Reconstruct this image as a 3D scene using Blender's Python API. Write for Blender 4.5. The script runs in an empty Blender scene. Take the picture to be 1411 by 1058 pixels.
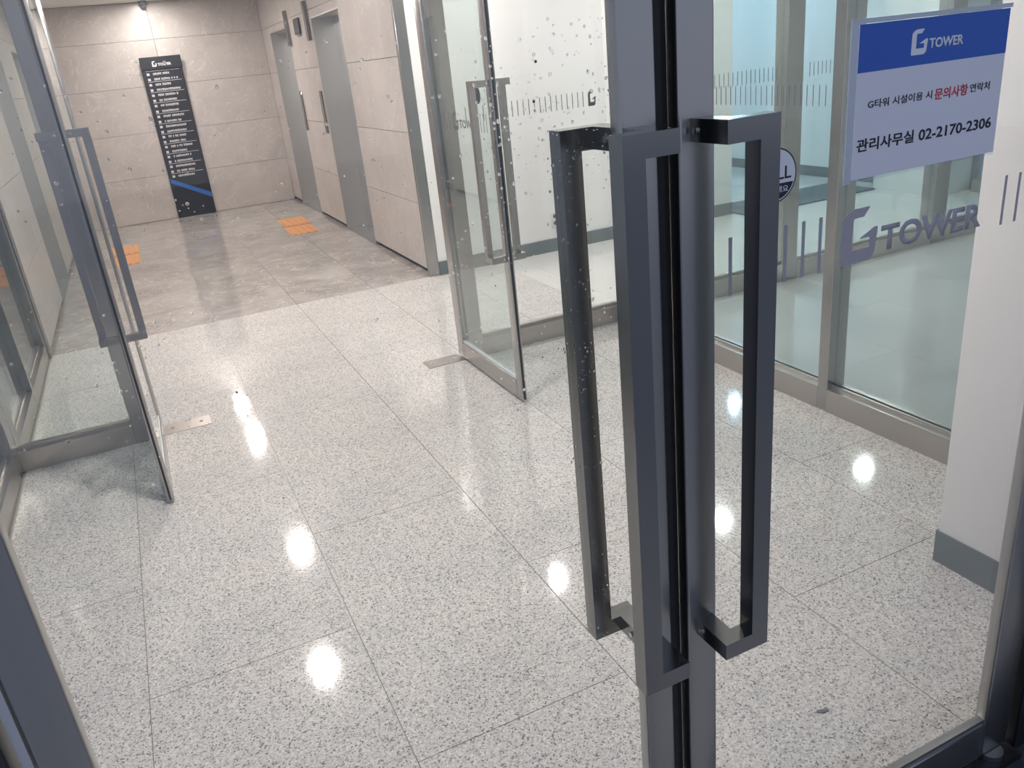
import bpy, bmesh, math, random
from mathutils import Matrix, Vector
random.seed(7)
SC = bpy.context.scene
COL = SC.collection

# ------------------------------------------------------------------ camera
def camera():
    pitch, yaw, roll = 0.388534973, 0.400366438, -0.106503812
    fw = Vector((math.sin(yaw)*math.cos(pitch), math.cos(yaw)*math.cos(pitch), -math.sin(pitch)))
    r = fw.cross(Vector((0, 0, 1))).normalized(); u = r.cross(fw)
    r2 = math.cos(roll)*r + math.sin(roll)*u
    u2 = -math.sin(roll)*r + math.cos(roll)*u
    cd = bpy.data.cameras.new('camera'); c = bpy.data.objects.new('camera', cd); COL.objects.link(c)
    cd.sensor_width = 36; cd.lens = 1110.07*36/1411; cd.clip_start = 0.05
    m = Matrix((r2, u2, -fw)).transposed().to_4x4(); m.translation = Vector((0, 0, 1.59))
    c.matrix_world = m
    SC.camera = c
camera()

# ------------------------------------------------------------------ world, exposure
W = bpy.data.worlds.new('dusk'); SC.world = W; W.use_nodes = True
nt = W.node_tree; nt.nodes.clear()
wo = nt.nodes.new('ShaderNodeOutputWorld'); bg = nt.nodes.new('ShaderNodeBackground')
tc = nt.nodes.new('ShaderNodeTexCoord'); sx = nt.nodes.new('ShaderNodeSeparateXYZ')
rp = nt.nodes.new('ShaderNodeValToRGB')
nt.links.new(tc.outputs['Generated'], sx.inputs[0]); nt.links.new(sx.outputs['Z'], rp.inputs[0])
rp.color_ramp.elements[0].position = 0.0; rp.color_ramp.elements[0].color = (.30, .325, .405, 1)
rp.color_ramp.elements[1].position = 0.7; rp.color_ramp.elements[1].color = (.22, .27, .40, 1)
nt.links.new(rp.outputs[0], bg.inputs[0]); bg.inputs[1].default_value = 1.28
nt.links.new(bg.outputs[0], wo.inputs[0])
SC.view_settings.view_transform = 'Standard'; SC.view_settings.look = 'None'
SC.view_settings.gamma = 1; SC.view_settings.use_curve_mapping = False
SC.view_settings.exposure = 0.10
SC.cycles.max_bounces = 14; SC.cycles.transparent_max_bounces = 40
SC.cycles.diffuse_bounces = 5; SC.cycles.glossy_bounces = 5; SC.cycles.transmission_bounces = 10
SC.cycles.sample_clamp_indirect = 30
SC.cycles.caustics_refractive = False

CEIL = 2.6
LAMP = 860.0

# ------------------------------------------------------------------ materials
def new_mat(name):
    m = bpy.data.materials.new(name); m.use_nodes = True
    t = m.node_tree; return m, t, t.nodes['Principled BSDF']
def pb(name, col, rough=.5, metal=0, spec=.5, bump=None, noise=None):
    m, t, b = new_mat(name)
    b.inputs['Base Color'].default_value = (*col, 1); b.inputs['Roughness'].default_value = rough
    b.inputs['Metallic'].default_value = metal; b.inputs['Specular IOR Level'].default_value = spec
    if bump or noise:
        tcx = t.nodes.new('ShaderNodeTexCoord'); mp = t.nodes.new('ShaderNodeMapping')
        t.links.new(tcx.outputs['Object'], mp.inputs[0])
        n = t.nodes.new('ShaderNodeTexNoise'); t.links.new(mp.outputs[0], n.inputs[0])
        sc_ = (bump or noise)[0]
        mp.inputs['Scale'].default_value = sc_ if isinstance(sc_, tuple) else (sc_,)*3
        n.inputs['Scale'].default_value = 1; n.inputs['Detail'].default_value = 4
        if bump:
            bp = t.nodes.new('ShaderNodeBump'); bp.inputs['Strength'].default_value = bump[1]
            bp.inputs['Distance'].default_value = .002
            t.links.new(n.outputs[0], bp.inputs['Height']); t.links.new(bp.outputs[0], b.inputs['Normal'])
        if noise:
            r = t.nodes.new('ShaderNodeValToRGB'); a = noise[1]
            r.color_ramp.elements[0].position = .3; r.color_ramp.elements[1].position = .7
            r.color_ramp.elements[0].color = (*[c*(1-a) for c in col], 1)
            r.color_ramp.elements[1].color = (*[min(1, c*(1+a)) for c in col], 1)
            t.links.new(n.outputs[0], r.inputs[0]); t.links.new(r.outputs[0], b.inputs['Base Color'])
    return m

def brushed(name, col, rough, sc):
    """brushed stainless: streaky roughness and colour along the grain"""
    m, t, b = new_mat(name)
    b.inputs['Metallic'].default_value = 1
    tcx = t.nodes.new('ShaderNodeTexCoord'); mp = t.nodes.new('ShaderNodeMapping')
    mp.inputs['Scale'].default_value = sc
    t.links.new(tcx.outputs['Object'], mp.inputs[0])
    n = t.nodes.new('ShaderNodeTexNoise'); n.inputs['Scale'].default_value = 1; n.inputs['Detail'].default_value = 5
    t.links.new(mp.outputs[0], n.inputs[0])
    r = t.nodes.new('ShaderNodeMapRange'); r.inputs['To Min'].default_value = rough*.93; r.inputs['To Max'].default_value = rough*1.07
    b.inputs['Roughness'].default_value = rough
    n2 = t.nodes.new('ShaderNodeTexNoise'); n2.inputs['Scale'].default_value = 2.5; n2.inputs['Detail'].default_value = 3
    t.links.new(tcx.outputs['Object'], n2.inputs[0])
    mx = t.nodes.new('ShaderNodeMix'); mx.data_type = 'RGBA'
    mx.inputs['A'].default_value = (*[c*.94 for c in col], 1); mx.inputs['B'].default_value = (*[c*1.05 for c in col], 1)
    t.links.new(n2.outputs[0], mx.inputs['Factor']); t.links.new(mx.outputs['Result'], b.inputs['Base Color'])
    return m

def glass(name, tint, rough=0.0):
    """clear float glass: what is not mirrored by Fresnel passes straight through"""
    m = bpy.data.materials.new(name); m.use_nodes = True; t = m.node_tree; t.nodes.clear()
    o = t.nodes.new('ShaderNodeOutputMaterial'); mx = t.nodes.new('ShaderNodeMixShader')
    f = t.nodes.new('ShaderNodeFresnel'); f.inputs[0].default_value = 1.5
    g = t.nodes.new('ShaderNodeNewGeometry')
    tr = t.nodes.new('ShaderNodeBsdfTransparent'); tr.inputs[0].default_value = (*tint, 1)
    gl = t.nodes.new('ShaderNodeBsdfGlossy'); gl.inputs['Roughness'].default_value = rough
    gl.inputs[0].default_value = (1, 1, 1, 1)
    # leaving the pane mirrors as much as entering it (no total reflection in a parallel sheet)
    mr = t.nodes.new('ShaderNodeMapRange'); mr.inputs['To Min'].default_value = 1.5; mr.inputs['To Max'].default_value = 1/1.5
    t.links.new(g.outputs['Backfacing'], mr.inputs[0]); t.links.new(mr.outputs[0], f.inputs[0])
    t.links.new(f.outputs[0], mx.inputs[0]); t.links.new(tr.outputs[0], mx.inputs[1]); t.links.new(gl.outputs[0], mx.inputs[2])
    t.links.new(mx.outputs[0], o.inputs[0])
    return m

def emit(name, col, s):
    m, t, b = new_mat(name)
    b.inputs['Base Color'].default_value = (.8, .8, .8, 1)
    b.inputs['Emission Color'].default_value = (*col, 1); b.inputs['Emission Strength'].default_value = s
    return m

def granite():
    m, t, b = new_mat('light_granite')
    N = t.nodes.new; L = t.links.new
    tcx = N('ShaderNodeTexCoord')
    v1 = N('ShaderNodeTexVoronoi'); v1.inputs['Scale'].default_value = 250
    v2 = N('ShaderNodeTexVoronoi'); v2.inputs['Scale'].default_value = 150
    nz = N('ShaderNodeTexNoise'); nz.inputs['Scale'].default_value = 3; nz.inputs['Detail'].default_value = 4
    for n in (v1, v2, nz): L(tcx.outputs['Object'], n.inputs['Vector'])
    s1 = N('ShaderNodeSeparateColor'); L(v1.outputs['Color'], s1.inputs[0])
    s2 = N('ShaderNodeSeparateColor'); L(v2.outputs['Color'], s2.inputs[0])
    r1 = N('ShaderNodeValToRGB'); r1.color_ramp.interpolation = 'CONSTANT'
    e = r1.color_ramp.elements
    e[0].position = 0; e[0].color = (.20, .198, .20, 1)
    e[1].position = .09; e[1].color = (.44, .43, .42, 1)
    x = e.new(.25); x.color = (.545, .53, .512, 1)
    x = e.new(.50); x.color = (.61, .595, .575, 1)
    x = e.new(.80); x.color = (.69, .675, .65, 1)
    L(s1.outputs[0], r1.inputs[0])
    r2 = N('ShaderNodeValToRGB'); r2.color_ramp.interpolation = 'CONSTANT'
    e = r2.color_ramp.elements
    e[0].position = 0; e[0].color = (.76, .76, .76, 1); e[1].position = .10; e[1].color = (.92, .92, .92, 1)
    x = e.new(.6); x.color = (1.04, 1.03, 1.0, 1)
    L(s2.outputs[1], r2.inputs[0])
    mu = N('ShaderNodeMix'); mu.data_type = 'RGBA'; mu.blend_type = 'MULTIPLY'; mu.inputs['Factor'].default_value = 1
    L(r1.outputs[0], mu.inputs['A']); L(r2.outputs[0], mu.inputs['B'])
    r3 = N('ShaderNodeValToRGB'); e = r3.color_ramp.elements
    e[0].position = .3; e[0].color = (.93, .93, .94, 1); e[1].position = .7; e[1].color = (1.04, 1.02, 1.0, 1)
    L(nz.outputs[0], r3.inputs[0])
    m2 = N('ShaderNodeMix'); m2.data_type = 'RGBA'; m2.blend_type = 'MULTIPLY'; m2.inputs['Factor'].default_value = 1
    L(mu.outputs['Result'], m2.inputs['A']); L(r3.outputs[0], m2.inputs['B'])
    L(m2.outputs['Result'], b.inputs['Base Color'])
    b.inputs['Roughness'].default_value = .07; b.inputs['Specular IOR Level'].default_value = .5
    return m

def marble(name, c0, c1, vein, rough, scale=1.0):
    m, t, b = new_mat(name)
    N = t.nodes.new; L = t.links.new
    oi = N('ShaderNodeObjectInfo'); tcx = N('ShaderNodeTexCoord'); ad = N('ShaderNodeVectorMath')
    L(tcx.outputs['Object'], ad.inputs[0])
    mul = N('ShaderNodeVectorMath'); mul.operation = 'SCALE'; mul.inputs[0].default_value = (31, 17, 23)
    L(oi.outputs['Random'], mul.inputs['Scale']); L(mul.outputs[0], ad.inputs[1])
    nz = N('ShaderNodeTexNoise'); nz.inputs['Scale'].default_value = 2.2*scale; nz.inputs['Detail'].default_value = 8
    nz.inputs['Roughness'].default_value = .62; nz.inputs['Distortion'].default_value = .6
    L(ad.outputs[0], nz.inputs['Vector'])
    r = N('ShaderNodeValToRGB'); e = r.color_ramp.elements
    e[0].position = .33; e[0].color = (*c0, 1); e[1].position = .68; e[1].color = (*c1, 1)
    L(nz.outputs[0], r.inputs[0])
    wv = N('ShaderNodeTexNoise'); wv.inputs['Scale'].default_value = 2.6*scale; wv.inputs['Detail'].default_value = 5
    wv.inputs['Distortion'].default_value = 2.2
    L(ad.outputs[0], wv.inputs['Vector'])
    r2 = N('ShaderNodeValToRGB'); e = r2.color_ramp.elements
    e[0].position = .485; e[0].color = (0, 0, 0, 1); e[1].position = .515; e[1].color = (0, 0, 0, 1)
    x = e.new(.50); x.color = (1, 1, 1, 1)
    L(wv.outputs[0], r2.inputs[0])
    mx = N('ShaderNodeMix'); mx.data_type = 'RGBA'
    mf = N('ShaderNodeMath'); mf.operation = 'MULTIPLY'; mf.inputs[1].default_value = .75
    L(r2.outputs[0], mf.inputs[0]); L(mf.outputs[0], mx.inputs['Factor'])
    L(r.outputs[0], mx.inputs['A']); mx.inputs['B'].default_value = (*vein, 1)
    L(mx.outputs['Result'], b.inputs['Base Color']); b.inputs['Roughness'].default_value = rough
    return m

M = {}
M['granite'] = granite()
M['grout'] = pb('grout', (.33, .32, .30), .7)
M['floor_marble'] = marble('grey_floor_marble', (.27, .25, .235), (.42, .39, .365), (.62, .58, .54), .11, 1.2)
M['wall_marble'] = marble('taupe_wall_marble', (.44, .405, .38), (.54, .50, .47), (.63, .59, .56), .30)
M['joint'] = pb('dark_joint', (.07, .06, .055), .8)
M['white'] = pb('white_wall_paint', (.80, .79, .77), .55, noise=(.8, .02))
M['ceil'] = pb('ceiling_paint', (.84, .83, .81), .6, noise=(2., .02))
M['base'] = pb('grey_green_skirting', (.15, .175, .18), .45, noise=(3., .06))
M['steel_out'] = brushed('brushed_dark_steel', (.41, .405, .395), .30, (400, 400, 6))
M['steel_pull'] = brushed('brushed_pull_steel', (.27, .27, .265), .20, (400, 400, 8))
M['steel_in'] = brushed('brushed_steel', (.45, .44, .43), .27, (300, 300, 6))
M['steel_rail'] = brushed('brushed_rail_steel', (.54, .51, .48), .34, (6, 6, 300))
M['steel_lift'] = brushed('dark_lift_steel', (.68, .68, .67), .36, (300, 300, 6))
M['chrome'] = pb('chrome', (.80, .78, .75), .12, 1)
M['dark_chrome'] = pb('dark_chrome', (.22, .22, .22), .15, 1)
M['black'] = pb('black_rubber', (.012, .012, .013), .6, noise=(60., .3))
M['glass_clear'] = glass('clear_glass', (.988, .988, .986))
M['glass_green'] = glass('green_glass', (.89, .945, .935))
M['glass_side'] = glass('tinted_side_glass', (.87, .905, .905))
M['bead'] = pb('pale_silicone', (.55, .56, .57), .4)
M['vinyl'] = pb('grey_frost_vinyl', (.42, .40, .43), .5)
M['vinyl_dark'] = pb('dark_grey_vinyl', (.11, .11, .12), .5)
M['paper'] = pb('white_paper', (.78, .78, .84), .55)
M['blue'] = pb('blue_print', (.025, .115, .50), .5)
M['ink'] = pb('black_ink', (.02, .022, .035), .6)
M['red'] = pb('red_ink', (.62, .06, .09), .6)
M['wht'] = pb('white_print', (.82, .83, .86), .5)
M['acrylic'] = glass('acrylic', (.93, .95, .965), .02)
M['acrylic_edge'] = pb('acrylic_edge', (.55, .60, .66), .25)
M['board'] = pb('black_board', (.012, .013, .016), .28, noise=(5., .15))
M['board_blue'] = pb('board_blue', (.02, .12, .42), .35)
M['board_txt'] = pb('board_white', (.60, .60, .62), .5)
M['orange'] = pb('orange_tactile', (.60, .29, .115), .5, noise=(30., .1))
M['mat'] = pb('grey_entrance_mat', (.10, .125, .14), .9, noise=(80., .25))
M['lens'] = emit('lamp_warm', (1.0, .94, .90), LAMP)
M['lens_lobby'] = emit('lamp_neutral', (1.0, .96, .945), LAMP*.60)
M['lens_cool'] = emit('lamp_cool', (.52, .76, 1.0), LAMP*.60)
M['lens_side'] = emit('lamp_side', (.92, .97, 1.0), LAMP*.46)
M['lens_low'] = emit('lamp_low', (1.0, .94, .88), LAMP*.36)
M['lens_wash'] = emit('lamp_wash', (1.0, .94, .89), LAMP*.45)
M['lens_hall'] = emit('lamp_hall', (1.0, .92, .87), LAMP*1.15)
M['ring'] = pb('lamp_ring', (.8, .8, .8), .3)
M['plastic'] = pb('white_plastic', (.72, .71, .69), .4)
M['plaza'] = pb('plaza_concrete', (.44, .435, .43), .6, noise=(1.2, .12))
M['pale_stone'] = pb('pale_floor_stone', (.60, .60, .575), .10, noise=(1.5, .04))
M['pave'] = pb('outdoor_paving', (.045, .05, .058), .5, noise=(12., .35))
M['jamb'] = brushed('dark_jamb_steel', (.08, .085, .09), .4, (300, 300, 6))

# ------------------------------------------------------------------ builders
def bx(bm, a, b):
    (x0, y0, z0), (x1, y1, z1) = a, b
    x0, x1 = sorted((x0, x1)); y0, y1 = sorted((y0, y1)); z0, z1 = sorted((z0, z1))
    v = [bm.verts.new(p) for p in ((x0,y0,z0),(x1,y0,z0),(x1,y1,z0),(x0,y1,z0),(x0,y0,z1),(x1,y0,z1),(x1,y1,z1),(x0,y1,z1))]
    for f in ((0,3,2,1),(4,5,6,7),(0,1,5,4),(1,2,6,5),(2,3,7,6),(3,0,4,7)):
        bm.faces.new([v[i] for i in f])
def mesh(name, bm, mat, smooth=False):
    me = bpy.data.meshes.new(name); bm.normal_update(); bm.to_mesh(me); bm.free()
    me.materials.append(M[mat] if isinstance(mat, str) else mat)
    if smooth:
        for p in me.polygons: p.use_smooth = True
    return me
def link(name, me, parent=None, loc=(0, 0, 0)):
    o = bpy.data.objects.new(name, me); COL.objects.link(o); o.location = loc
    if parent: o.parent = parent
    return o
def tag(o, label=None, cat=None, group=None, kind=None):
    if label: o['label'] = label
    if cat: o['category'] = cat
    if group: o['group'] = group
    if kind: o['kind'] = kind
    return o
def empty(name, loc=(0, 0, 0), rz=0):
    o = bpy.data.objects.new(name, None); COL.objects.link(o); o.location = loc; o.rotation_euler = (0, 0, rz)
    o.empty_display_size = .1
    return o
def box(name, a, b, mat, parent=None, bevel=0, seg=2):
    """box in the parent's frame; the mesh origin sits in its middle foot"""
    c = Vector(((a[0]+b[0])/2, (a[1]+b[1])/2, min(a[2], b[2])))
    bm = bmesh.new(); bx(bm, Vector(a)-c, Vector(b)-c)
    if bevel:
        bmesh.ops.bevel(bm, geom=bm.edges[:], offset=bevel, segments=seg, affect='EDGES', profile=.5)
    me = mesh(name, bm, mat)
    if bevel:
        for p in me.polygons: p.use_smooth = True
        try: me.set_sharp_from_angle(angle=math.radians(40))
        except Exception: pass
    return link(name, me, parent, c)
def boxes(name, lst, mat, parent=None):
    c = Vector(((lst[0][0][0]+lst[0][1][0])/2, (lst[0][0][1]+lst[0][1][1])/2, min(min(a[2], b[2]) for a, b in lst)))
    bm = bmesh.new()
    for a, b in lst: bx(bm, Vector(a)-c, Vector(b)-c)
    return link(name, mesh(name, bm, mat), parent, c)
def poly_xz(name, pts, y, th, mat, parent=None):
    """flat shape in the x-z plane, thickness th towards -y"""
    cx = sum(p[0] for p in pts)/len(pts); cz = sum(p[1] for p in pts)/len(pts)
    bm = bmesh.new()
    vs = [bm.verts.new((p[0]-cx, 0, p[1]-cz)) for p in pts]
    f = bm.faces.new(vs); r = bmesh.ops.extrude_face_region(bm, geom=[f])
    bmesh.ops.translate(bm, vec=(0, -th, 0), verts=[v for v in r['geom'] if isinstance(v, bmesh.types.BMVert)])
    bmesh.ops.recalc_face_normals(bm, faces=bm.faces[:])
    bmesh.ops.triangulate(bm, faces=[f for f in bm.faces if len(f.verts) > 4])
    return link(name, mesh(name, bm, mat), parent, (cx, y, cz))
def cyl(bm, c, r, h, axis='z', n=24, r2=None):
    m = Matrix.Translation(c)
    if axis == 'y': m = m @ Matrix.Rotation(math.pi/2, 4, 'X')
    if axis == 'x': m = m @ Matrix.Rotation(math.pi/2, 4, 'Y')
    bmesh.ops.create_cone(bm, cap_ends=True, segments=n, radius1=r, radius2=r if r2 is None else r2, depth=h, matrix=m)

def text(name, s, x0, x1, z0, z1, y, mat, parent, bold=0.0, th=.0003, mirror=False, slant=0.0):
    """raised flat lettering fitted into the rectangle x0..x1, z0..z1 on the plane y (faces -y)"""
    cu = bpy.data.curves.new('lettering_curve', 'FONT'); cu.body = s; cu.offset = bold; cu.size = 1.0
    cu.extrude = 0.0; cu.resolution_u = 3
    ob = bpy.data.objects.new('lettering_tmp', cu); COL.objects.link(ob)
    dg = bpy.context.evaluated_depsgraph_get(); dg.update()
    me = bpy.data.meshes.new_from_object(ob.evaluated_get(dg), depsgraph=dg)
    bpy.data.objects.remove(ob); bpy.data.curves.remove(cu)
    bm = bmesh.new(); bm.from_mesh(me); bpy.data.meshes.remove(me)
    xs = [v.co.x for v in bm.verts]; ys = [v.co.y for v in bm.verts]
    ax, bx_, ay, by = min(xs), max(xs), min(ys), max(ys)
    w, h = (x1-x0), (z1-z0)
    for v in bm.verts:
        px = (v.co.x-ax)/(bx_-ax); pz = (v.co.y-ay)/(by-ay)
        if mirror: px = 1-px
        v.co = Vector(((px-.5)*w + slant*(pz-.5)*h, 0, (pz-.5)*h))
    r = bmesh.ops.extrude_face_region(bm, geom=bm.faces[:])
    bmesh.ops.translate(bm, vec=(0, -th, 0), verts=[v for v in r['geom'] if isinstance(v, bmesh.types.BMVert)])
    bmesh.ops.recalc_face_normals(bm, faces=bm.faces[:])
    return link(name, mesh(name, bm, mat), parent, ((x0+x1)/2, y, (z0+z1)/2))

# the "G" emblem, measured on the door's vinyl: width 1, height 1
GX0, GX1, GZ0, GZ1 = .9142, .9872, 1.2475, 1.3297
G_PTS = [(.9688, 1.3297), (.9373, 1.3296), (.9242, 1.3251), (.9150, 1.3161), (.9142, 1.2521), (.9170, 1.2475),
         (.9721, 1.2475), (.9823, 1.2561), (.9872, 1.2967), (.9800, 1.2976), (.9491, 1.2834), (.9711, 1.2832),
         (.9711, 1.2682), (.9352, 1.2682), (.9353, 1.3120), (.9388, 1.3154), (.9570, 1.3154)]
def emblem(name, x0, x1, z0, z1, y, mat, parent, th=.0003, mirror=False):
    pts = []
    for px, pz in G_PTS:
        u = (px-GX0)/(GX1-GX0); v = (pz-GZ0)/(GZ1-GZ0)
        if mirror: u = 1-u
        pts.append((x0+u*(x1-x0), z0+v*(z1-z0)))
    return poly_xz(name, pts, y, th, mat, parent)

# ------------------------------------------------------------------ floor
fl = tag(box('floor', (-2.2, .86, -.2), (7.4, 11.9, -.006), 'grout'), kind='structure',
         label='polished granite and marble floor of the entrance hall, laid in slabs')
tag(box('ground', (-9, -14, -.25), (11, .70, -.02), 'plaza'), kind='structure', label='grey paving of the forecourt outside the glass doors')
tag(box('trim_3', (-9, .70, -.25), (11, .859, -.02), 'pave'), kind='structure', label='dark strip standing in for shaded paving along the outside of the door line')  # added strip: shade on the paving by the doors put into a darker colour
tile_cache = {}
def tile(parent, name, x0, x1, y0, y1, mat, off):
    g = .0013 if name != 'stone_tile' else .0003
    k = (name, round(x1-x0, 3), round(y1-y0, 3))
    if k not in tile_cache:
        bm = bmesh.new(); w, d = (x1-x0)/2-g, (y1-y0)/2-g
        bx(bm, (-w, -d, -.006), (w, d, 0))
        tile_cache[k] = mesh(name, bm, mat)
    o = link(name, tile_cache[k], parent, (0, 0, 0))
    o.location = Vector(((x0+x1)/2, (y0+y1)/2, 0)) - parent.location
    return o
XE = 7.0
def lay(name, cols, Y0, Y1, base, pitch, mat, xmin, xmax, ymax_by_x=None):
    i = 0
    for (x0, x1) in cols:
        a, b = max(x0, xmin), min(x1, xmax)
        if b-a < .02: continue
        k = round((x0-.28)/.6)
        s = base + (0 if k % 2 == 0 else pitch/2)
        y = s - 12*pitch
        while y < Y1:
            c, d = max(y, Y0), min(y+pitch, Y1)
            if d-c > .02 and not (ymax_by_x and not ymax_by_x(a, b, c, d)):
                tile(fl, name, a, b, c, d, mat, 0)
            y += pitch
        i += 1
cols = [(.28+.6*k, .88+.6*k) for k in range(-4, 13)]
lay('granite_tile', cols, .86, 6.05, 2.717, 1.2085, 'granite', -.79, 2.53)
lay('stone_tile', cols, .86, 6.05, 2.717, 1.2085, 'pale_stone', 2.53, 7.0)
lay('stone_tile', cols, 6.05, 9.5, 2.717, 1.2085, 'pale_stone', 4.9, 7.0)
lay('marble_tile', cols, 6.05, 11.9, 6.05, 1.2, 'floor_marble', -1.1, 2.35)

# ------------------------------------------------------------------ ceiling
tag(box('ceiling', (-2.2, .80, CEIL), (7.4, 11.95, CEIL+.12), 'ceil'), kind='structure', label='white flat ceiling with recessed downlights')

# ------------------------------------------------------------------ marble hall walls
ROWS = [(.04, .565), (.565, 1.102), (1.102, 1.645), (1.645, 2.175), (2.175, CEIL-.002)]
wb = tag(box('wall_back', (-2.0, 11.73, 0), (2.4, 11.9, CEIL), 'joint'), kind='structure', label='far marble wall of the lift hall behind the directory board')
def slab(parent, a, b, nm='marble_slab'):
    o = box(nm, a, b, 'wall_marble', None)
    o.location = Vector(o.location)-Vector(parent.location); o.parent = parent
    return o
g = .002
for (z0, z1) in ROWS:
    for (x0, x1) in ((-.79, -.65), (-.65, .65), (.65, 1.97)):
        slab(wb, (x0+g, 11.70, (z0 if z0 > .1 else .002)+g), (x1-g, 11.728, z1-g))
LIFTS = [(7.64, 8.77), (10.0, 11.15)]
def side_wall(name, X, s, label):
    """marble wall with two lift openings; s=+1: body lies at larger x"""
    xb = X + s*.03; xe = X + s*.34
    segs = [(6.075, 7.64), (8.77, 10.0), (11.15, 11.73)]
    lst = [((xb, a, 0), (xe, b, CEIL)) for a, b in segs] + [((xb, a, 2.105), (xe, b, CEIL)) for a, b in LIFTS]
    w = tag(boxes(name, lst, 'joint'), kind='structure', label=label)
    for a, b in segs:
        for (z0, z1) in ROWS: slab(w, (X, a+(g if a > 6.1 else 0), z0+g), (xb-s*.001, min(b, 11.70)-g, z1-g))
    for a, b in LIFTS:
        slab(w, (X, a+g, 2.105), (xb-s*.001, b-g, 2.173)); slab(w, (X, a+g, 2.177), (xb-s*.001, b-g, CEIL-g))
    return w
side_wall('wall_right', 1.97, 1, 'marble wall with two lifts on the right of the hall')
side_wall('wall_left', -.79, -1, 'marble wall with two lifts on the left of the hall')

LN = [4]
def lift(X, s, y0, y1, label):
    LN[0] += 1
    t = tag(empty('door_%d' % LN[0], (X, (y0+y1)/2, 0)), label, kind='structure')
    L = lambda x, y, z: (s*(x), y-(y0+y1)/2, z)
    h = 2.105
    box('jamb', L(0.0, y1-.012, 0), L(.22, y1-.001, h), 'steel_lift', t)
    box('jamb', L(0.0, y0+.001, 0), L(.22, y0+.012, h), 'steel_lift', t)
    box('lintel', L(0.0, y0+.012, h-.012), L(.22, y1-.012, h-.001), 'steel_lift', t)
    m = (y0+y1)/2
    box('door_panel', L(.22, y0+.002, .01), L(.25, m-.002, h), 'steel_lift', t)
    box('door_panel', L(.22, m+.002, .01), L(.25, y1-.002, h), 'steel_lift', t)
    box('sill', L(.0, y0+.012, 0.0005), L(.25, y1-.012, .008), 'steel_in', t)
    box('backing', L(.251, y0+.002, .0005), L(.33, y1-.002, h), 'joint', t)
    return t
lift(1.97, 1, 7.64, 8.77, 'nearer brushed steel lift on the right marble wall')
lift(1.97, 1, 10.0, 11.15, 'farther brushed steel lift on the right wall beside the far corner')
lift(-.79, -1, 7.64, 8.77, 'nearer steel lift in the left marble wall, mostly hidden by the open glass door')
lift(-.79, -1, 10.0, 11.15, 'farther steel lift in the left marble wall, hidden behind the door stile')

def on_wall(name, X, y0, y1, z0, z1, th, mat, label, cat, group=None):
    return tag(box(name, (X, y0, z0), (X-th, y1, z1), mat, bevel=.004, seg=1), label, cat, group)
on_wall('hall_lantern', 1.969, 8.86, 8.96, 1.90, 2.265, .03, 'dark_chrome', 'narrow chrome indicator strip high on the pier beside the nearer lift', 'indicator', 'lift indicator strips')
on_wall('hall_lantern', 1.969, 9.89, 9.99, 1.90, 2.26, .03, 'dark_chrome', 'narrow chrome indicator strip high on the pier beside the farther lift', 'indicator', 'lift indicator strips')
on_wall('call_button_panel', 1.969, 8.83, 8.93, .995, 1.418, .012, 'dark_chrome', 'slim steel call button panel beside the nearer lift', 'call panel', 'lift call panels')
on_wall('call_button_panel', 1.969, 9.85, 9.95, .992, 1.417, .012, 'dark_chrome', 'slim steel call button panel beside the farther lift', 'call panel', 'lift call panels')
fp = tag(empty('floor_indicator', (1.969, 9.42, 1.99)), 'small dark floor display between the two right lifts', 'display')
box('display', (0, -.13, 0), (-.02, .13, .155), 'board', fp, bevel=.003, seg=1)
box('display_foot', (0, -.10, -.02), (-.015, .03, 0), 'base', fp)

# steel corner trims and white walls
tag(box('trim_1', (1.945, 6.03, 0), (2.03, 6.074, CEIL), 'steel_in', bevel=.003, seg=1), kind='structure', label='steel corner column at the end of the right marble wall')
tag(box('trim_2', (-.79, 6.0, 0), (-.86, 6.074, CEIL), 'steel_in', bevel=.003, seg=1), kind='structure', label='steel corner trim at the end of the left marble wall')
tag(box('wall_lobby', (2.031, 6.03, 0), (4.95, 6.28, CEIL), 'white'), kind='structure', label='white lobby wall behind the right inner glass')
tag(box('baseboard_lobby', (2.031, 6.018, 0), (4.95, 6.03, .109), 'base'), kind='structure', label='grey green skirting of the white lobby wall')
tag(box('wall_passage', (4.75, 6.281, 0), (4.949, 9.5, CEIL), 'white'), kind='structure', label='side wall of the passage beyond the lobby')
tag(box('wall_far_right', (6.80, 5.86, 0), (7.0, 9.5, CEIL), 'white'), kind='structure', label='bluish lit white wall of the far right passage')
tag(box('baseboard_right', (6.79, 5.86, 0), (6.80, 9.5, .108), 'base'), kind='structure', label='grey green skirting of the far right wall')
tag(box('wall_passage_end', (4.75, 9.501, 0), (7.0, 9.65, CEIL), 'white'), kind='structure', label='end wall of the far right passage')
tag(box('wall_stub', (6.54, 5.12, 0), (7.0, 5.85, CEIL), 'white'), kind='structure', label='white wall end beyond the right side glass')
tag(box('wall_left_return', (-2.0, 6.03, 0), (-1.14, 6.2, CEIL), 'white'), kind='structure', label='wall return behind the left glazing')
tag(box('entrance_mat', (4.97, 5.81, 0.0005), (6.53, 6.40, .014), 'mat', bevel=.004, seg=1), 'dark grey entrance mat on the floor beyond the right side glass', 'mat')
ot = tag(empty('wall_outlet', (3.096, 6.0299, .265)), 'small white wall outlet low on the white lobby wall', 'outlet')
box('cover_plate', (-.035, -.008, -.06), (.035, 0, .06), 'plastic', ot, bevel=.002, seg=1)
for dz in (-.028, .028):
    bm = bmesh.new(); cyl(bm, (0, 0, 0), .016, .003, 'y', 16); link('socket', mesh('socket', bm, 'vinyl_dark'), ot, (0, -.0095, dz))

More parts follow.
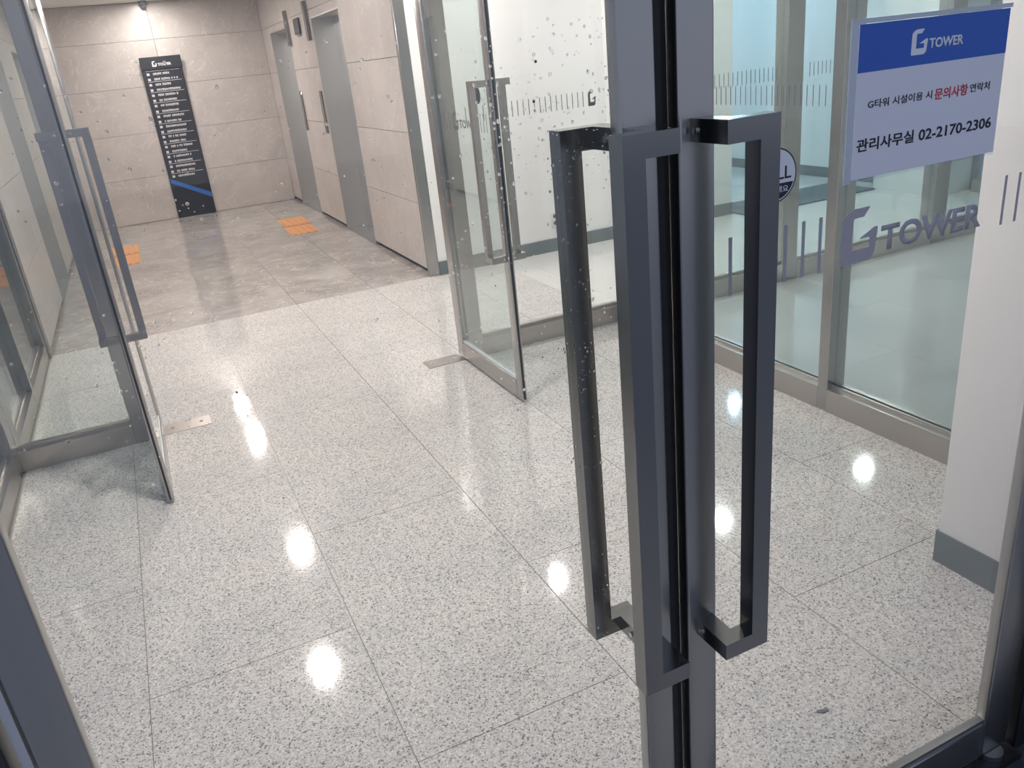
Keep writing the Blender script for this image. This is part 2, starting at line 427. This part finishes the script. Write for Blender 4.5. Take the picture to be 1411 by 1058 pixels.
# white pillar on the right of the outer doors
tag(box('wall_pillar', (1.965, .885, 0), (2.60, 1.418, CEIL), 'white', bevel=.006, seg=2), kind='structure', label='white painted pillar to the right of the glass doors')
tag(boxes('baseboard_pillar', [((1.960, .885, 0), (1.965, 1.423, .108)), ((1.965, 1.418, 0), (2.47, 1.423, .108))], 'base'), kind='structure', label='grey green skirting round the white pillar')

# ------------------------------------------------------------------ glazing
def window(n, label):
    return tag(empty('window_%d' % n), label, kind='structure')
def hrail_x(t, x0, x1, y0, h=.118, depth=.09, m='steel_rail'):
    box('rail', (x0, y0, 0.0005), (x1, y0+depth, h-.018), m, t)
    box('glazing_bead', (x0, y0+.028, h-.018), (x1, y0+.062, h), m, t)
def hrail_y(t, y0, y1, x0, h=.105, depth=.10, m='steel_rail'):
    box('rail', (x0, y0, 0.0005), (x0+depth, y1, h), m, t)
    box('glazing_bead', (x0+.030, y0, h), (x0+.038, y1, h+.014), m, t)
    box('glazing_bead', (x0+.052, y0, h), (x0+.060, y1, h+.014), m, t)
def stripes(name, t, xs, z0, z1, plane, axis='x', mat='vinyl_dark', w=.0045):
    lst = []
    for x in xs:
        if axis == 'x': lst.append(((x-w/2, plane-.0004, z0), (x+w/2, plane, z1)))
        else: lst.append(((plane-.0004, x-w/2, z0), (plane, x+w/2, z1)))
    return tag(boxes(name, lst, mat, t), kind='stuff')
YF = 4.07
HD = 2.20
w1 = window(1, 'fixed glass panel left of the open inner doors')
box('post', (-.302, YF, .0005), (-.217, YF+.09, CEIL-.001), 'steel_in', w1, bevel=.002, seg=1)
box('post', (-.86, YF, .0005), (-.80, YF+.09, CEIL-.001), 'steel_in', w1, bevel=.002, seg=1)
hrail_x(w1, -.80, -.302, YF)
box('pane', (-.80, YF+.038, .118), (-.302, YF+.050, CEIL-.001), 'glass_side', w1)
w2 = window(2, 'fixed glass panel right of the open inner doors')
box('post', (1.487, YF, .0005), (1.572, YF+.09, CEIL-.001), 'steel_in', w2, bevel=.002, seg=1)
hrail_x(w2, 1.572, 2.489, YF)
box('pane', (1.572, YF+.038, .118), (2.489, YF+.050, CEIL-.001), 'glass_clear', w2)
stripes('vinyl_stripes', w2, [1.64+.0335*k for k in range(22)], 1.272, 1.352, YF+.0375)
emblem('emblem', 2.375, 2.425, 1.272, 1.352, YF+.0374, 'vinyl_dark', w2)
w3 = window(3, 'transom frame over the inner doors')
box('header', (-.217, YF, HD), (1.487, YF+.09, HD+.07), 'steel_in', w3)
box('pane', (-.217, YF+.038, HD+.07), (1.487, YF+.050, CEIL-.001), 'glass_clear', w3)
# glazing that continues right of the side glass
w4 = window(4, 'inner glass front continuing to the right behind the side glass')
box('post', (2.56, YF, .0005), (2.62, YF+.09, CEIL-.001), 'steel_in', w4)
for (a, b) in ((3.735, 3.865), (5.13, 5.27)): box('post', (a, YF-.03, .0005), (b, YF+.08, CEIL-.001), 'steel_in', w4, bevel=.003, seg=1)
for (a, b) in ((2.62, 3.735), (3.865, 5.13), (5.27, 7.0)):
    hrail_x(w4, a, b, YF-.03, .135)
    box('pane', (a, YF+.008, .135), (b, YF+.020, CEIL-.001), 'glass_green', w4)
stripes('vinyl_stripes', w4, [2.75+.0335*k for k in range(29)]+[3.95+.0335*k for k in range(34)], 1.272, 1.352, YF+.0075)
# side glass on the right (runs away from the camera)
XR = 2.49
w5 = window(5, 'tall side glass to the right of the vestibule, in two bays')
box('mullion', (XR, 2.397, .0005), (XR+.10, 2.452, CEIL-.001), 'steel_in', w5, bevel=.002, seg=1)
box('post', (XR, 4.02, .0005), (XR+.10, YF-.001, CEIL-.001), 'steel_in', w5)
hrail_y(w5, 1.419, 2.397, XR); hrail_y(w5, 2.452, 4.02, XR)
for (a, b) in ((1.419, 2.397), (2.452, 4.02)):
    box('pane', (XR+.039, a, .105), (XR+.051, b, CEIL-.001), 'glass_side', w5)
stripes('vinyl_stripes', w5, [2.52+.0335*k for k in range(43)], 1.272, 1.352, XR+.0385, 'y')
# side glass on the left
XL = -.80
w6 = window(6, 'side glass to the left of the vestibule and lobby')
for (a, b) in ((.95, 1.00), (2.40, 2.45), (3.99, YF-.001), (YF+.091, YF+.16), (5.93, 5.99)):
    box('post' if a < 1 or a > 3 else 'mullion', (XL, a, .0005), (XL-.10, b, CEIL-.001), 'steel_in', w6, bevel=.002, seg=1)
for (a, b) in ((1.00, 2.40), (2.45, 3.99), (YF+.16, 4.98), (5.03, 5.93)):
    box('rail', (XL, a, .0005), (XL-.10, b, .105), 'steel_rail', w6)
    box('glazing_bead', (XL-.03, a, .105), (XL-.06, b, .12), 'steel_rail', w6)
    box('pane', (XL-.039, a, .105), (XL-.051, b, CEIL-.001), 'glass_side', w6)
box('mullion', (XL, 4.98, .0005), (XL-.10, 5.03, CEIL-.001), 'steel_in', w6, bevel=.002, seg=1)
stripes('vinyl_stripes', w6, [4.4+.0335*k for k in range(44)], 1.272, 1.352, XL-.0384, 'y')
# far right end of the lobby
w7 = window(7, 'dark glass at the far right end of the lobby')
box('post', (6.95, 5.05, .0005), (7.0, 5.119, CEIL-.001), 'steel_in', w7)
hrail_y(w7, YF+.09, 5.05, 6.88)
box('pane', (6.919, YF+.09, .105), (6.931, 5.05, CEIL-.001), 'glass_side', w7)

# outer frame
YO = .85
w8 = window(8, 'steel frame and fixed glass around the outer doors')
box('jamb_post', (-.345, YO-.01, -.015), (-.275, YO+.09, CEIL-.001), 'jamb', w8, bevel=.003, seg=1)
box('jamb_post', (1.512, YO-.01, -.015), (1.58, YO+.09, CEIL-.001), 'jamb', w8, bevel=.003, seg=1)
box('header', (-.275, YO, 2.22), (1.512, YO+.09, 2.29), 'steel_in', w8)
box('pane', (-.275, YO+.02, 2.29), (1.512, YO+.032, CEIL-.001), 'glass_clear', w8)
box('pane', (1.58, YO+.02, .1), (1.96, YO+.032, CEIL-.001), 'glass_clear', w8)
box('rail', (1.58, YO, -.015), (1.96, YO+.034, .1), 'jamb', w8)
box('pane', (-.90, YO+.02, .1), (-.345, YO+.032, CEIL-.001), 'glass_clear', w8)
box('rail', (-.90, YO, -.015), (-.345, YO+.05, .1), 'jamb', w8)
box('threshold', (-.275, YO-.03, -.0195), (1.512, YO+.009, -.004), 'jamb', w8)
tag(box('wall_outside', (1.97, .60, -.02), (3.6, .884, CEIL), 'pave'), kind='structure', label='dark outer face of the pillar outside')

# ------------------------------------------------------------------ door leaves
T = .027
def pull(leaf, a, side, zb=.706, zt=1.494, mat='steel_pull', label=None, w0=0.0):
    """offset square-tube pull; a = nearest edge of its foot, side -1 outside, +1 inside"""
    W0 = 0 if side < 0 else T
    f = lambda d: W0 + side*d
    t = .028; a1 = a+.030; b1 = a+.079; b0 = b1-.030; D = .072
    lst = []
    for (z0, z1) in ((zb, zb+t), (zt-t, zt)):
        lst.append(((a, f(0), z0), (a1, f(D-t), z1)))
        lst.append(((a, f(D-t), z0), (b1, f(D), z1)))
    lst.append(((b0, f(D-t), zb+t), (b1, f(D), zt-t)))
    o = boxes('pull_handle', lst, mat, leaf)
    if label: o['label'] = label
    bm = bmesh.new(); cyl(bm, (0, 0, 0), .0042, .003, 'x', 14)
    for z in (zt-t/2, zb+t/2):
        s = link('set_screw', mesh('set_screw', bm.copy(), 'chrome'), o)
        s.location = Vector((a-.0012, f(.012), z)) - Vector(o.location)
    return o
def leaf(n, label, origin, u, width, lead, hinge, steel, pullmat, foot=.016, glassmat='glass_clear', pulls=(1, 1), h=2.2, rz=None, top=.118):
    """door leaf in its own frame: x from leading edge to hinge, y 0 = outer face"""
    t = tag(empty('door_%d' % n, origin), label, kind='structure')
    th = math.atan2(u[1], u[0])
    t.rotation_euler = (0, 0, th)
    z0 = .012
    box('stile', (0, 0, z0), (lead, T, h), steel, t, bevel=.0045, seg=3)
    box('stile', (width-hinge, 0, z0), (width, T, h), steel, t, bevel=.0045, seg=3)
    box('bottom_rail', (lead, .0005, z0), (width-hinge, T-.0005, top-.012), steel, t, bevel=.002, seg=1)
    box('glazing_bead', (lead, .005, top-.012), (width-hinge, T-.005, top), 'bead' if n > 2 else steel, t)
    box('top_rail', (lead, 0, h-.08), (width-hinge, T, h), steel, t)
    p = box('glass_pane', (lead-.002, .0075, top-.001), (width-hinge+.002, .0195, h-.08), glassmat, t)
    for s, on in zip((-1, 1), pulls):
        if on: pull(t, foot, s, mat=pullmat)
    return t

# Right outer leaf: x grows from its leading edge to the right
dR = leaf(1, 'right outer glass door with grey vinyl lettering and the notice', (.617, YO, 0), (1, 0), .879, .055, .085, 'steel_out', 'steel_pull', foot=.016)
# its inside pull is hidden from here behind stile and pull but the door has one
def to_leafR(x, z):   # measured at .868 from the lens, glass skin at .857
    k = .857/.868
    return x*k-.617, 1.59-(1.59-z)*k
gy = .0074
for x in (.711, .743, .775, .808, .841, .873):
    a, zt = to_leafR(x, 1.329); _, zb = to_leafR(x, 1.247)
    box('vinyl_stripe', (a-.003, gy-.0003, zb), (a+.003, gy, zt), 'vinyl', dR)
for x in (1.265, 1.298, 1.331, 1.364, 1.397):
    a, zt = to_leafR(x, 1.330); _, zb = to_leafR(x, 1.250)
    box('vinyl_stripe', (a-.003, gy-.0003, zb), (a+.003, gy, zt), 'vinyl', dR)
a0, zb = to_leafR(GX0, GZ0); a1, zt = to_leafR(GX1, GZ1)
tag(emblem('emblem', a0, a1, zb, zt, gy, 'vinyl', dR), 'grey angular G emblem')
a0, zb = to_leafR(.994, 1.256); a1, zt = to_leafR(1.216, 1.296)
tag(text('lettering', 'TOWER', a0, a1, zb, zt, gy, 'vinyl', dR, bold=.035), 'grey vinyl word TOWER')
# round PULL sticker
cx, cz = to_leafR(.787, 1.400)
st = empty('round_sticker', (cx, gy, cz)); st.parent = dR
tag(st, 'round white and black sticker, half hidden by the pull')
def disc(name, r, y, mat, parent, clip=None, n=40):
    pts = [(r*math.cos(2*math.pi*k/n), r*math.sin(2*math.pi*k/n)) for k in range(n)]
    if clip is not None:
        pts = [(x, z) for x, z in pts if z <= clip]
        xc = math.sqrt(r*r-clip*clip); pts = sorted(pts, key=lambda p: math.atan2(p[1], p[0]) if p[1] < 0 and True else 0)
        pts = [(-xc, clip)] + [(r*math.cos(a), r*math.sin(a)) for a in
               [math.atan2(clip, -xc) + (2*math.pi if clip < 0 else 0) + k*((math.atan2(clip, xc)+2*math.pi) - (math.atan2(clip, -xc)+2*math.pi))/24 for k in range(1, 24)]] + [(xc, clip)]
    return poly_xz(name, pts, y, .0002, mat, parent)
disc('black_ring', .0365, 0, 'ink', st)
disc('white_face', .0345, -.0002, 'wht', st)
disc('black_band', .0330, -.0004, 'ink', st, clip=-.011)
text('lettering', 'PULL', -.028, .027, -.006, .011, -.0004, 'ink', st, bold=.01)
text('lettering', '당기세요', -.020, .0225, -.0235, -.0145, -.0006, 'wht', st, bold=.01)

# Left outer leaf: mirrored, x of its frame runs left; build directly in world x with negative u
def leaf_left(n, label, lead_x, width, lead, hinge, steel, pullmat, y, pulls=(1, 1), h=2.2, top=.118):
    t = tag(empty('door_%d' % n, (lead_x, y, 0)), label, kind='structure')
    z0 = .012
    box('stile', (-lead, 0, z0), (0, T, h), steel, t, bevel=.0045, seg=3)
    box('stile', (-width, 0, z0), (-width+hinge, T, h), steel, t, bevel=.0045, seg=3)
    box('bottom_rail', (-width+hinge, .0005, z0), (-lead, T-.0005, top-.012), steel, t, bevel=.002, seg=1)
    box('glazing_bead', (-width+hinge, .005, top-.012), (-lead, T-.005, top), steel, t)
    box('top_rail', (-width+hinge, 0, h-.08), (-lead, T, h), steel, t)
    box('glass_pane', (-width+hinge-.002, .0075, top-.001), (-lead+.002, .0195, h-.08), 'glass_clear', t)
    for s, on in zip((-1, 1), pulls):
        if not on: continue
        W0 = 0 if s < 0 else T
        f = lambda d: W0+s*d
        tt = .028; zb, zt = .706, 1.494; a = .020; a1 = a+.030; b1 = a+.077; b0 = b1-.030; D = .072
        lst = []
        for (q0, q1) in ((zb, zb+tt), (zt-tt, zt)):
            lst.append(((-a, f(0), q0), (-a1, f(D-tt), q1)))
            lst.append(((-a, f(D-tt), q0), (-b1, f(D), q1)))
        lst.append(((-b0, f(D-tt), zb+tt), (-b1, f(D), zt-tt)))
        o = boxes('pull_handle', lst, pullmat, t)
        bm = bmesh.new(); cyl(bm, (0, 0, 0), .0042, .003, 'x', 14)
        sm = mesh('set_screw', bm, 'chrome')
        for z in (zt-tt/2, zb+tt/2):
            sc_ = link('set_screw', sm, o); sc_.location = Vector((-a1-.0012, f(.012), z))-Vector(o.location)
    return t
dL = leaf_left(2, 'left outer glass door speckled with water drops', .586, .842, .052, .052, 'steel_out', 'steel_pull', YO)
box('weatherstrip', (.0005, .016, .012), (.018, .026, 2.19), 'black', dL)
box('weatherstrip', (-.0125, .0225, .012), (-.0005, .0265, 2.19), 'black', dR)
box('edge_strip', (-.842-.012, .004, .012), (-.842-.002, .022, 2.19), 'bead', dL)

# water drops on the outer skin of the left pane
def drops():
    rnd = random.Random(11)
    bm = bmesh.new()
    def drop(x, z, r):
        k = rnd.uniform(.75, 1.35); n = 8
        rings = []
        dome = r*rnd.uniform(.18, .38)
        for j, (rr, hh) in enumerate(((1, 0), (.86, .5), (.5, .87))):
            rings.append([bm.verts.new((x+r*rr*math.cos(2*math.pi*i/n), -dome*hh, z+r*rr*k*math.sin(2*math.pi*i/n)-.12*r*(j))) for i in range(n)])
        c = bm.verts.new((x, -dome, z-.3*r))
        b = bm.verts.new((x, 0, z))
        for j in range(2):
            for i in range(n): bm.faces.new((rings[j][i], rings[j][(i+1) % n], rings[j+1][(i+1) % n], rings[j+1][i]))
        for i in range(n):
            bm.faces.new((rings[2][i], rings[2][(i+1) % n], c)); bm.faces.new((rings[0][(i+1) % n], rings[0][i], b))
    def zone(n, x0, x1, z0, z1, r0, r1):
        n = int(n*1.5)
        for _ in range(n):
            r = r0+(r1-r0)*rnd.random()**1.6
            drop(rnd.uniform(x0, x1), rnd.uniform(z0, z1), r)
    zone(150, .36, .532, 1.42, 1.62, .0006, .0023)
    zone(90, .30, .532, 1.25, 1.60, .0006, .0021)
    zone(110, .40, .532, 1.02, 1.34, .0005, .0018)
    zone(60, .36, .50, 1.17, 1.24, .0008, .0019)
    zone(70, .44, .532, .72, 1.02, .0005, .0015)
    zone(90, .05, .36, 1.28, 1.62, .0006, .0020)
    zone(110, -.20, .05, 1.25, 1.62, .0006, .0020)
    zone(60, -.06, .10, 1.18, 1.30, .0008, .0018)
    zone(80, -.02, .10, 1.04, 1.16, .0005, .0014)
    zone(70, .02, .36, 1.12, 1.28, .0006, .0016)
    zone(90, -.20, .50, .70, 1.20, .0005, .0010)
    bmesh.ops.recalc_face_normals(bm, faces=bm.faces[:])
    m = bpy.data.materials.new('water'); m.use_nodes = True; t = m.node_tree; t.nodes.clear()
    o = t.nodes.new('ShaderNodeOutputMaterial'); gl = t.nodes.new('ShaderNodeBsdfGlass'); gl.inputs['IOR'].default_value = 1.33
    gl.inputs['Roughness'].default_value = 0.0
    t.links.new(gl.outputs[0], o.inputs[0])
    me = mesh('water_drops', bm, m, True)
    me.set_sharp_from_angle(angle=math.radians(60))
    ob = link('water_drops', me, dL, (0, 0, 0)); ob.location = (-.586, .0074, 0)
    tag(ob, kind='stuff')
drops()

# floor pivots of the outer right door
bm = bmesh.new(); cyl(bm, (0, 0, 0), .028, .014, 'z', 28)
p = link('pivot', mesh('pivot', bm, 'steel_out'), dR, (.879-.045, .006, .0035))

# inner doors, swung open towards the camera
dIR = leaf(3, 'right inner glass door standing open towards the outer doors', (1.477, 3.315, 0), (0, 1), .845, .055, .085, 'steel_in', 'steel_in', foot=.016, glassmat='glass_green')
# in this frame local +x runs away from the camera, local +y points to world -x
def stickers(t, side):
    y = T-.0075+.0003 if side > 0 else .0074
    mir = side > 0
    X = lambda a, b: (a, b)
    lst = []
    for x in [.10+.0335*k for k in range(3)] + [.56+.0335*k for k in range(5)]:
        lst.append(((x-.0022, y-.0003, 1.272), (x+.0022, y, 1.352)))
    tag(boxes('vinyl_stripes', lst, 'vinyl_dark', t), kind='stuff')
    if mir: text('lettering', 'TOWER', .215, .43, 1.282, 1.322, y, 'vinyl_dark', t, bold=.03, mirror=True); emblem('emblem', .44, .51, 1.272, 1.352, y, 'vinyl_dark', t, mirror=True)
    else: text('lettering', 'TOWER', .30, .52, 1.282, 1.322, y, 'vinyl_dark', t, bold=.03); emblem('emblem', .215, .285, 1.272, 1.352, y, 'vinyl_dark', t)
    s = empty('round_sticker', (.175, y, 1.43)); s.parent = t
    disc('black_ring', .0365, 0, 'ink', s); disc('white_face', .0345, -.0002, 'wht', s); disc('black_band', .0330, -.0004, 'ink', s, clip=-.011)
stickers(dIR, 1)
# left inner door: leading edge near the camera, square to the glass front
ang = math.atan2(.845, .004)
dIL = leaf(4, 'left inner glass door standing open towards the outer doors', (-.172, 3.31, 0), (math.cos(ang), math.sin(ang)), .845, .055, .085, 'steel_in', 'steel_in', foot=.016, glassmat='glass_green')
# brushes on the leading edges
for d in (dIR, dIL):
    box('weatherstrip', (-.006, .010, .02), (0, .018, 2.18), 'black', d)

# floor spring plates
for (x0, x1, y0, y1, rz, lab) in ((1.235, 1.455, 4.075, 4.20, .0, 'flush steel floor spring plate beside the right inner door'),
                                  (-.175, .055, 4.085, 4.215, .0, 'flush steel floor spring plate beside the left inner door')):
    fp_ = tag(empty('floor_spring_plate', ((x0+x1)/2, (y0+y1)/2, 0)), lab, 'floor plate', 'floor spring plates')
    w, d = (x1-x0)/2, (y1-y0)/2
    box('cover', (-w, -d, .0004), (w, d, .0025), 'steel_rail', fp_)
    for sx_ in (-.6, .6):
        bm = bmesh.new(); cyl(bm, (0, 0, 0), .008, .001, 'z', 14); link('screw', mesh('screw', bm, 'chrome'), fp_, (sx_*w, 0, .0031))

# ------------------------------------------------------------------ notice on the right door
nt_ = tag(empty('notice_holder', (1.054, YO+.0025, 1.3575)), 'blue and white paper notice in a clear acrylic holder on the right glass door', 'notice')
k = .857/.868
NX = lambda x: x*k-1.054
NZ = lambda z: 1.59-(1.59-z)*k-1.3575
box('acrylic_back', (NX(.907), .002, NZ(1.369)), (NX(1.221), .0045, NZ(1.585)), 'acrylic', nt_)
box('paper', (NX(.9215), .0, NZ(1.3735)), (NX(1.2175), .0012, NZ(1.578)), 'paper', nt_)
box('acrylic_edge', (NX(.907), -.001, NZ(1.369)), (NX(.9195), .0018, NZ(1.585)), 'acrylic_edge', nt_)
box('acrylic_edge', (NX(.9195), -.001, NZ(1.5790)), (NX(1.221), .0018, NZ(1.585)), 'acrylic_edge', nt_)
box('blue_band', (NX(.9215), -.0003, NZ(1.517)), (NX(1.2175), 0, NZ(1.578)), 'blue', nt_)
emblem('emblem', NX(1.0195), NX(1.051), NZ(1.5306), NZ(1.564), -.0004, 'wht', nt_)
text('lettering', 'TOWER', NX(1.0545), NX(1.1235), NZ(1.5370), NZ(1.5505), -.0004, 'wht', nt_, bold=.03)
text('lettering', 'G타워 시설이용 시', NX(.9445), NX(1.070), NZ(1.4685), NZ(1.4800), -.0001, 'ink', nt_, bold=.012)
tag(text('lettering', '문의사항', NX(1.0755), NX(1.1445), NZ(1.4655), NZ(1.4815), -.0001, 'red', nt_, bold=.022), 'red lettering')
text('lettering', '연락처', NX(1.1490), NX(1.1915), NZ(1.4680), NZ(1.4800), -.0001, 'ink', nt_, bold=.012)
text('lettering', '관리사무실', NX(.9280), NX(1.0400), NZ(1.4110), NZ(1.4290), -.0001, 'ink', nt_, bold=.022)
text('lettering', '02-2170-2306', NX(1.0500), NX(1.2045), NZ(1.4115), NZ(1.4275), -.0001, 'ink', nt_, bold=.02)

# ------------------------------------------------------------------ directory board
bd = tag(empty('directory_board', (.655, 11.69, 0)), 'tall black directory board with white lines of text against the far marble wall', 'directory board')
box('body', (-.235, -.035, 0.001), (.245, -.012, 1.86), 'board', bd, bevel=.002, seg=1)
box('wall_spacer', (-.15, -.012, .1), (.15, .0, 1.8), 'joint', bd)
box('header_plate', (-.235, -.060, 1.835), (.250, -.036, 1.975), 'board', bd, bevel=.002, seg=1)
emblem('emblem', -.10, -.045, 1.862, 1.925, -.0602, 'wht', bd)
text('lettering', 'TOWER', -.035, .125, 1.868, 1.900, -.0602, 'wht', bd, bold=.045)
rr = random.Random(4)
yb = -.0352
z = 1.795; i = 0
rows = [1, 2, 2, 2, 2, 1, 3, 2, 1, 2, 2, 1, 2, 1, 1, 1, 1]
lines = []
zz = 1.812
while zz > .545:
    n = rows[i % len(rows)]; i += 1
    step = .062 if n < 3 else .068
    tag(box('divider_line', (-.195, yb-.0006, zz), (.205, yb, zz+.005), 'board_txt', bd)) if i % 2 else None
    lst = [((-.188, yb-.0006, zz-.048), (-.156, yb, zz-.020))]
    x = -.115; end = rr.uniform(.05, .17)
    while x < end:
        w = rr.uniform(.016, .024)
        lst.append(((x, yb-.0006, zz-.046+rr.uniform(0, .003)), (x+w*.8, yb, zz-.038)))
        lst.append(((x, yb-.0006, zz-.034), (x+w*.85, yb, zz-.020+rr.uniform(-.003, .001))))
        if rr.random() < .6: lst.append(((x+w*.3, yb-.0006, zz-.041), (x+w*.6, yb, zz-.033)))
        x += w
        if rr.random() < .15: x += .012
    tag(boxes('text_row', lst, 'board_txt', bd), kind='stuff')
    zz -= step
def stripe(pts, mat): return poly_xz('blue_stripe', pts, yb, .0006, mat, bd)
stripe([(-.225, .510), (-.225, .455), (.240, .205), (.240, .270)], 'board_blue')

# ------------------------------------------------------------------ tactile pads
def pad(cx, cy, w, d, label):
    t = tag(empty('tactile_pad', (cx, cy, 0)), label, 'tactile paving', 'orange tactile pads before the lifts')
    box('pad_base', (-w/2, -d/2, .0004), (w/2, d/2, .003), 'orange', t)
    n = 4
    for k_ in range(n):
        x = -w/2 + w*(k_+.5)/n
        box('raised_bar', (x-.017, -d/2+.012, .003), (x+.017, d/2-.012, .008), 'orange', t, bevel=.002, seg=1)
pad(1.585, 9.80, .30, .56, 'orange ribbed tactile pad, the farther of the two before the right lifts')
pad(1.55, 9.19, .30, .56, 'orange ribbed tactile pad, the nearer of the two before the right lifts')
pad(-.275, 9.80, .28, .56, 'orange ribbed tactile pad, the farther of the two before the left lifts')
pad(-.275, 9.19, .28, .56, 'orange ribbed tactile pad, the nearer of the two before the left lifts')

# ------------------------------------------------------------------ lamps
def downlight(x, y, mat, label, r=.066, group='recessed downlights'):
    t = tag(empty('downlight', (x, y, CEIL)), label, 'ceiling light', group)
    bm = bmesh.new(); n = 32
    R0, R1 = r, r+.018
    for z0, z1 in ((-.006, -.0005),):
        o1 = [bm.verts.new((R1*math.cos(2*math.pi*i/n), R1*math.sin(2*math.pi*i/n), z1)) for i in range(n)]
        o2 = [bm.verts.new((R1*math.cos(2*math.pi*i/n), R1*math.sin(2*math.pi*i/n), z0)) for i in range(n)]
        i1 = [bm.verts.new((R0*math.cos(2*math.pi*i/n), R0*math.sin(2*math.pi*i/n), z0)) for i in range(n)]
        i2 = [bm.verts.new((R0*math.cos(2*math.pi*i/n), R0*math.sin(2*math.pi*i/n), z1)) for i in range(n)]
        for A, B in ((o1, o2), (o2, i1), (i1, i2), (i2, o1)):
            for i in range(n): bm.faces.new((A[i], A[(i+1) % n], B[(i+1) % n], B[i]))
    bmesh.ops.recalc_face_normals(bm, faces=bm.faces[:])
    link('trim_ring', mesh('trim_ring', bm, 'ring'), t)
    bm = bmesh.new(); cyl(bm, (0, 0, 0), r-.001, .003, 'z', 32); link('lens', mesh('lens', bm, mat), t, (0, 0, -.0025))
LL = [(.60, 11.18, 'lens_wash', 'downlight washing the far marble wall above the directory board'),
      (.60, 9.90, 'lens_hall', 'downlight between the farther lifts'),
      (.58, 7.00, 'lens_hall', 'downlight over the dark marble floor by the hall entrance'),
      (.40, 5.20, 'lens', 'downlight just behind the inner doors'),
      (2.42, 5.22, 'lens_lobby', 'lobby downlight in front of the white wall, leftmost of its row'),
      (4.14, 5.16, 'lens_lobby', 'lobby downlight in front of the white wall, second of its row'),
      (5.87, 5.12, 'lens_lobby', 'lobby downlight near the white wall end at the far right'),
      (5.88, 7.10, 'lens_cool', 'cool downlight over the entrance mat passage'),
      (5.88, 8.60, 'lens_cool', 'cool downlight at the end of the far passage'),
      (.30, 2.60, 'lens', 'vestibule downlight on the left between the glass doors'),
      (1.35, 2.05, 'lens_low', 'vestibule downlight on the right between the glass doors'),
      (4.40, 2.60, 'lens_side', 'cool downlight in the space right of the side glass')]
for x, y, m_, lab in LL: downlight(x, y, m_, lab)

# a scrap on the vestibule floor
dbr = tag(empty('floor_scrap', (1.224, 1.135, .0006)), 'tiny dark scrap lying on the granite floor near the right door', 'litter')
bm = bmesh.new()
pts = [(-.017, .004), (-.011, .008), (.004, .004), (.018, -.003), (.012, -.008), (-.006, -.004)]
vs = [bm.verts.new((x, y, 0)) for x, y in pts]; f = bm.faces.new(vs)
r_ = bmesh.ops.extrude_face_region(bm, geom=[f])
bmesh.ops.translate(bm, vec=(0, 0, .002), verts=[v for v in r_['geom'] if isinstance(v, bmesh.types.BMVert)])
bmesh.ops.recalc_face_normals(bm, faces=bm.faces[:])
link('scrap', mesh('scrap', bm, 'vinyl_dark'), dbr)

# small spotlight fixture on the ceiling before the far wall
sp = tag(empty('ceiling_fixture', (.62, 11.60, CEIL)), 'small dark fixture under the ceiling above the directory board', 'fixture')
bm = bmesh.new(); cyl(bm, (0, 0, -.02), .045, .04, 'z', 24); link('mount', mesh('mount', bm, 'base', True), sp)
bm = bmesh.new(); cyl(bm, (0, 0, -.058), .022, .036, 'z', 24, .038); link('head', mesh('head', bm, 'base', True), sp)

# closing walls of the space right of the vestibule (seen only in reflections and through the side glass)
tag(box('wall_front_right', (3.6, .86, 0), (7.0, 1.0, CEIL), 'white'), kind='structure', label='front wall of the space right of the vestibule')
tag(box('wall_side_right', (7.0, .86, 0), (7.15, YF, CEIL), 'white'), kind='structure', label='side wall of the space right of the vestibule')
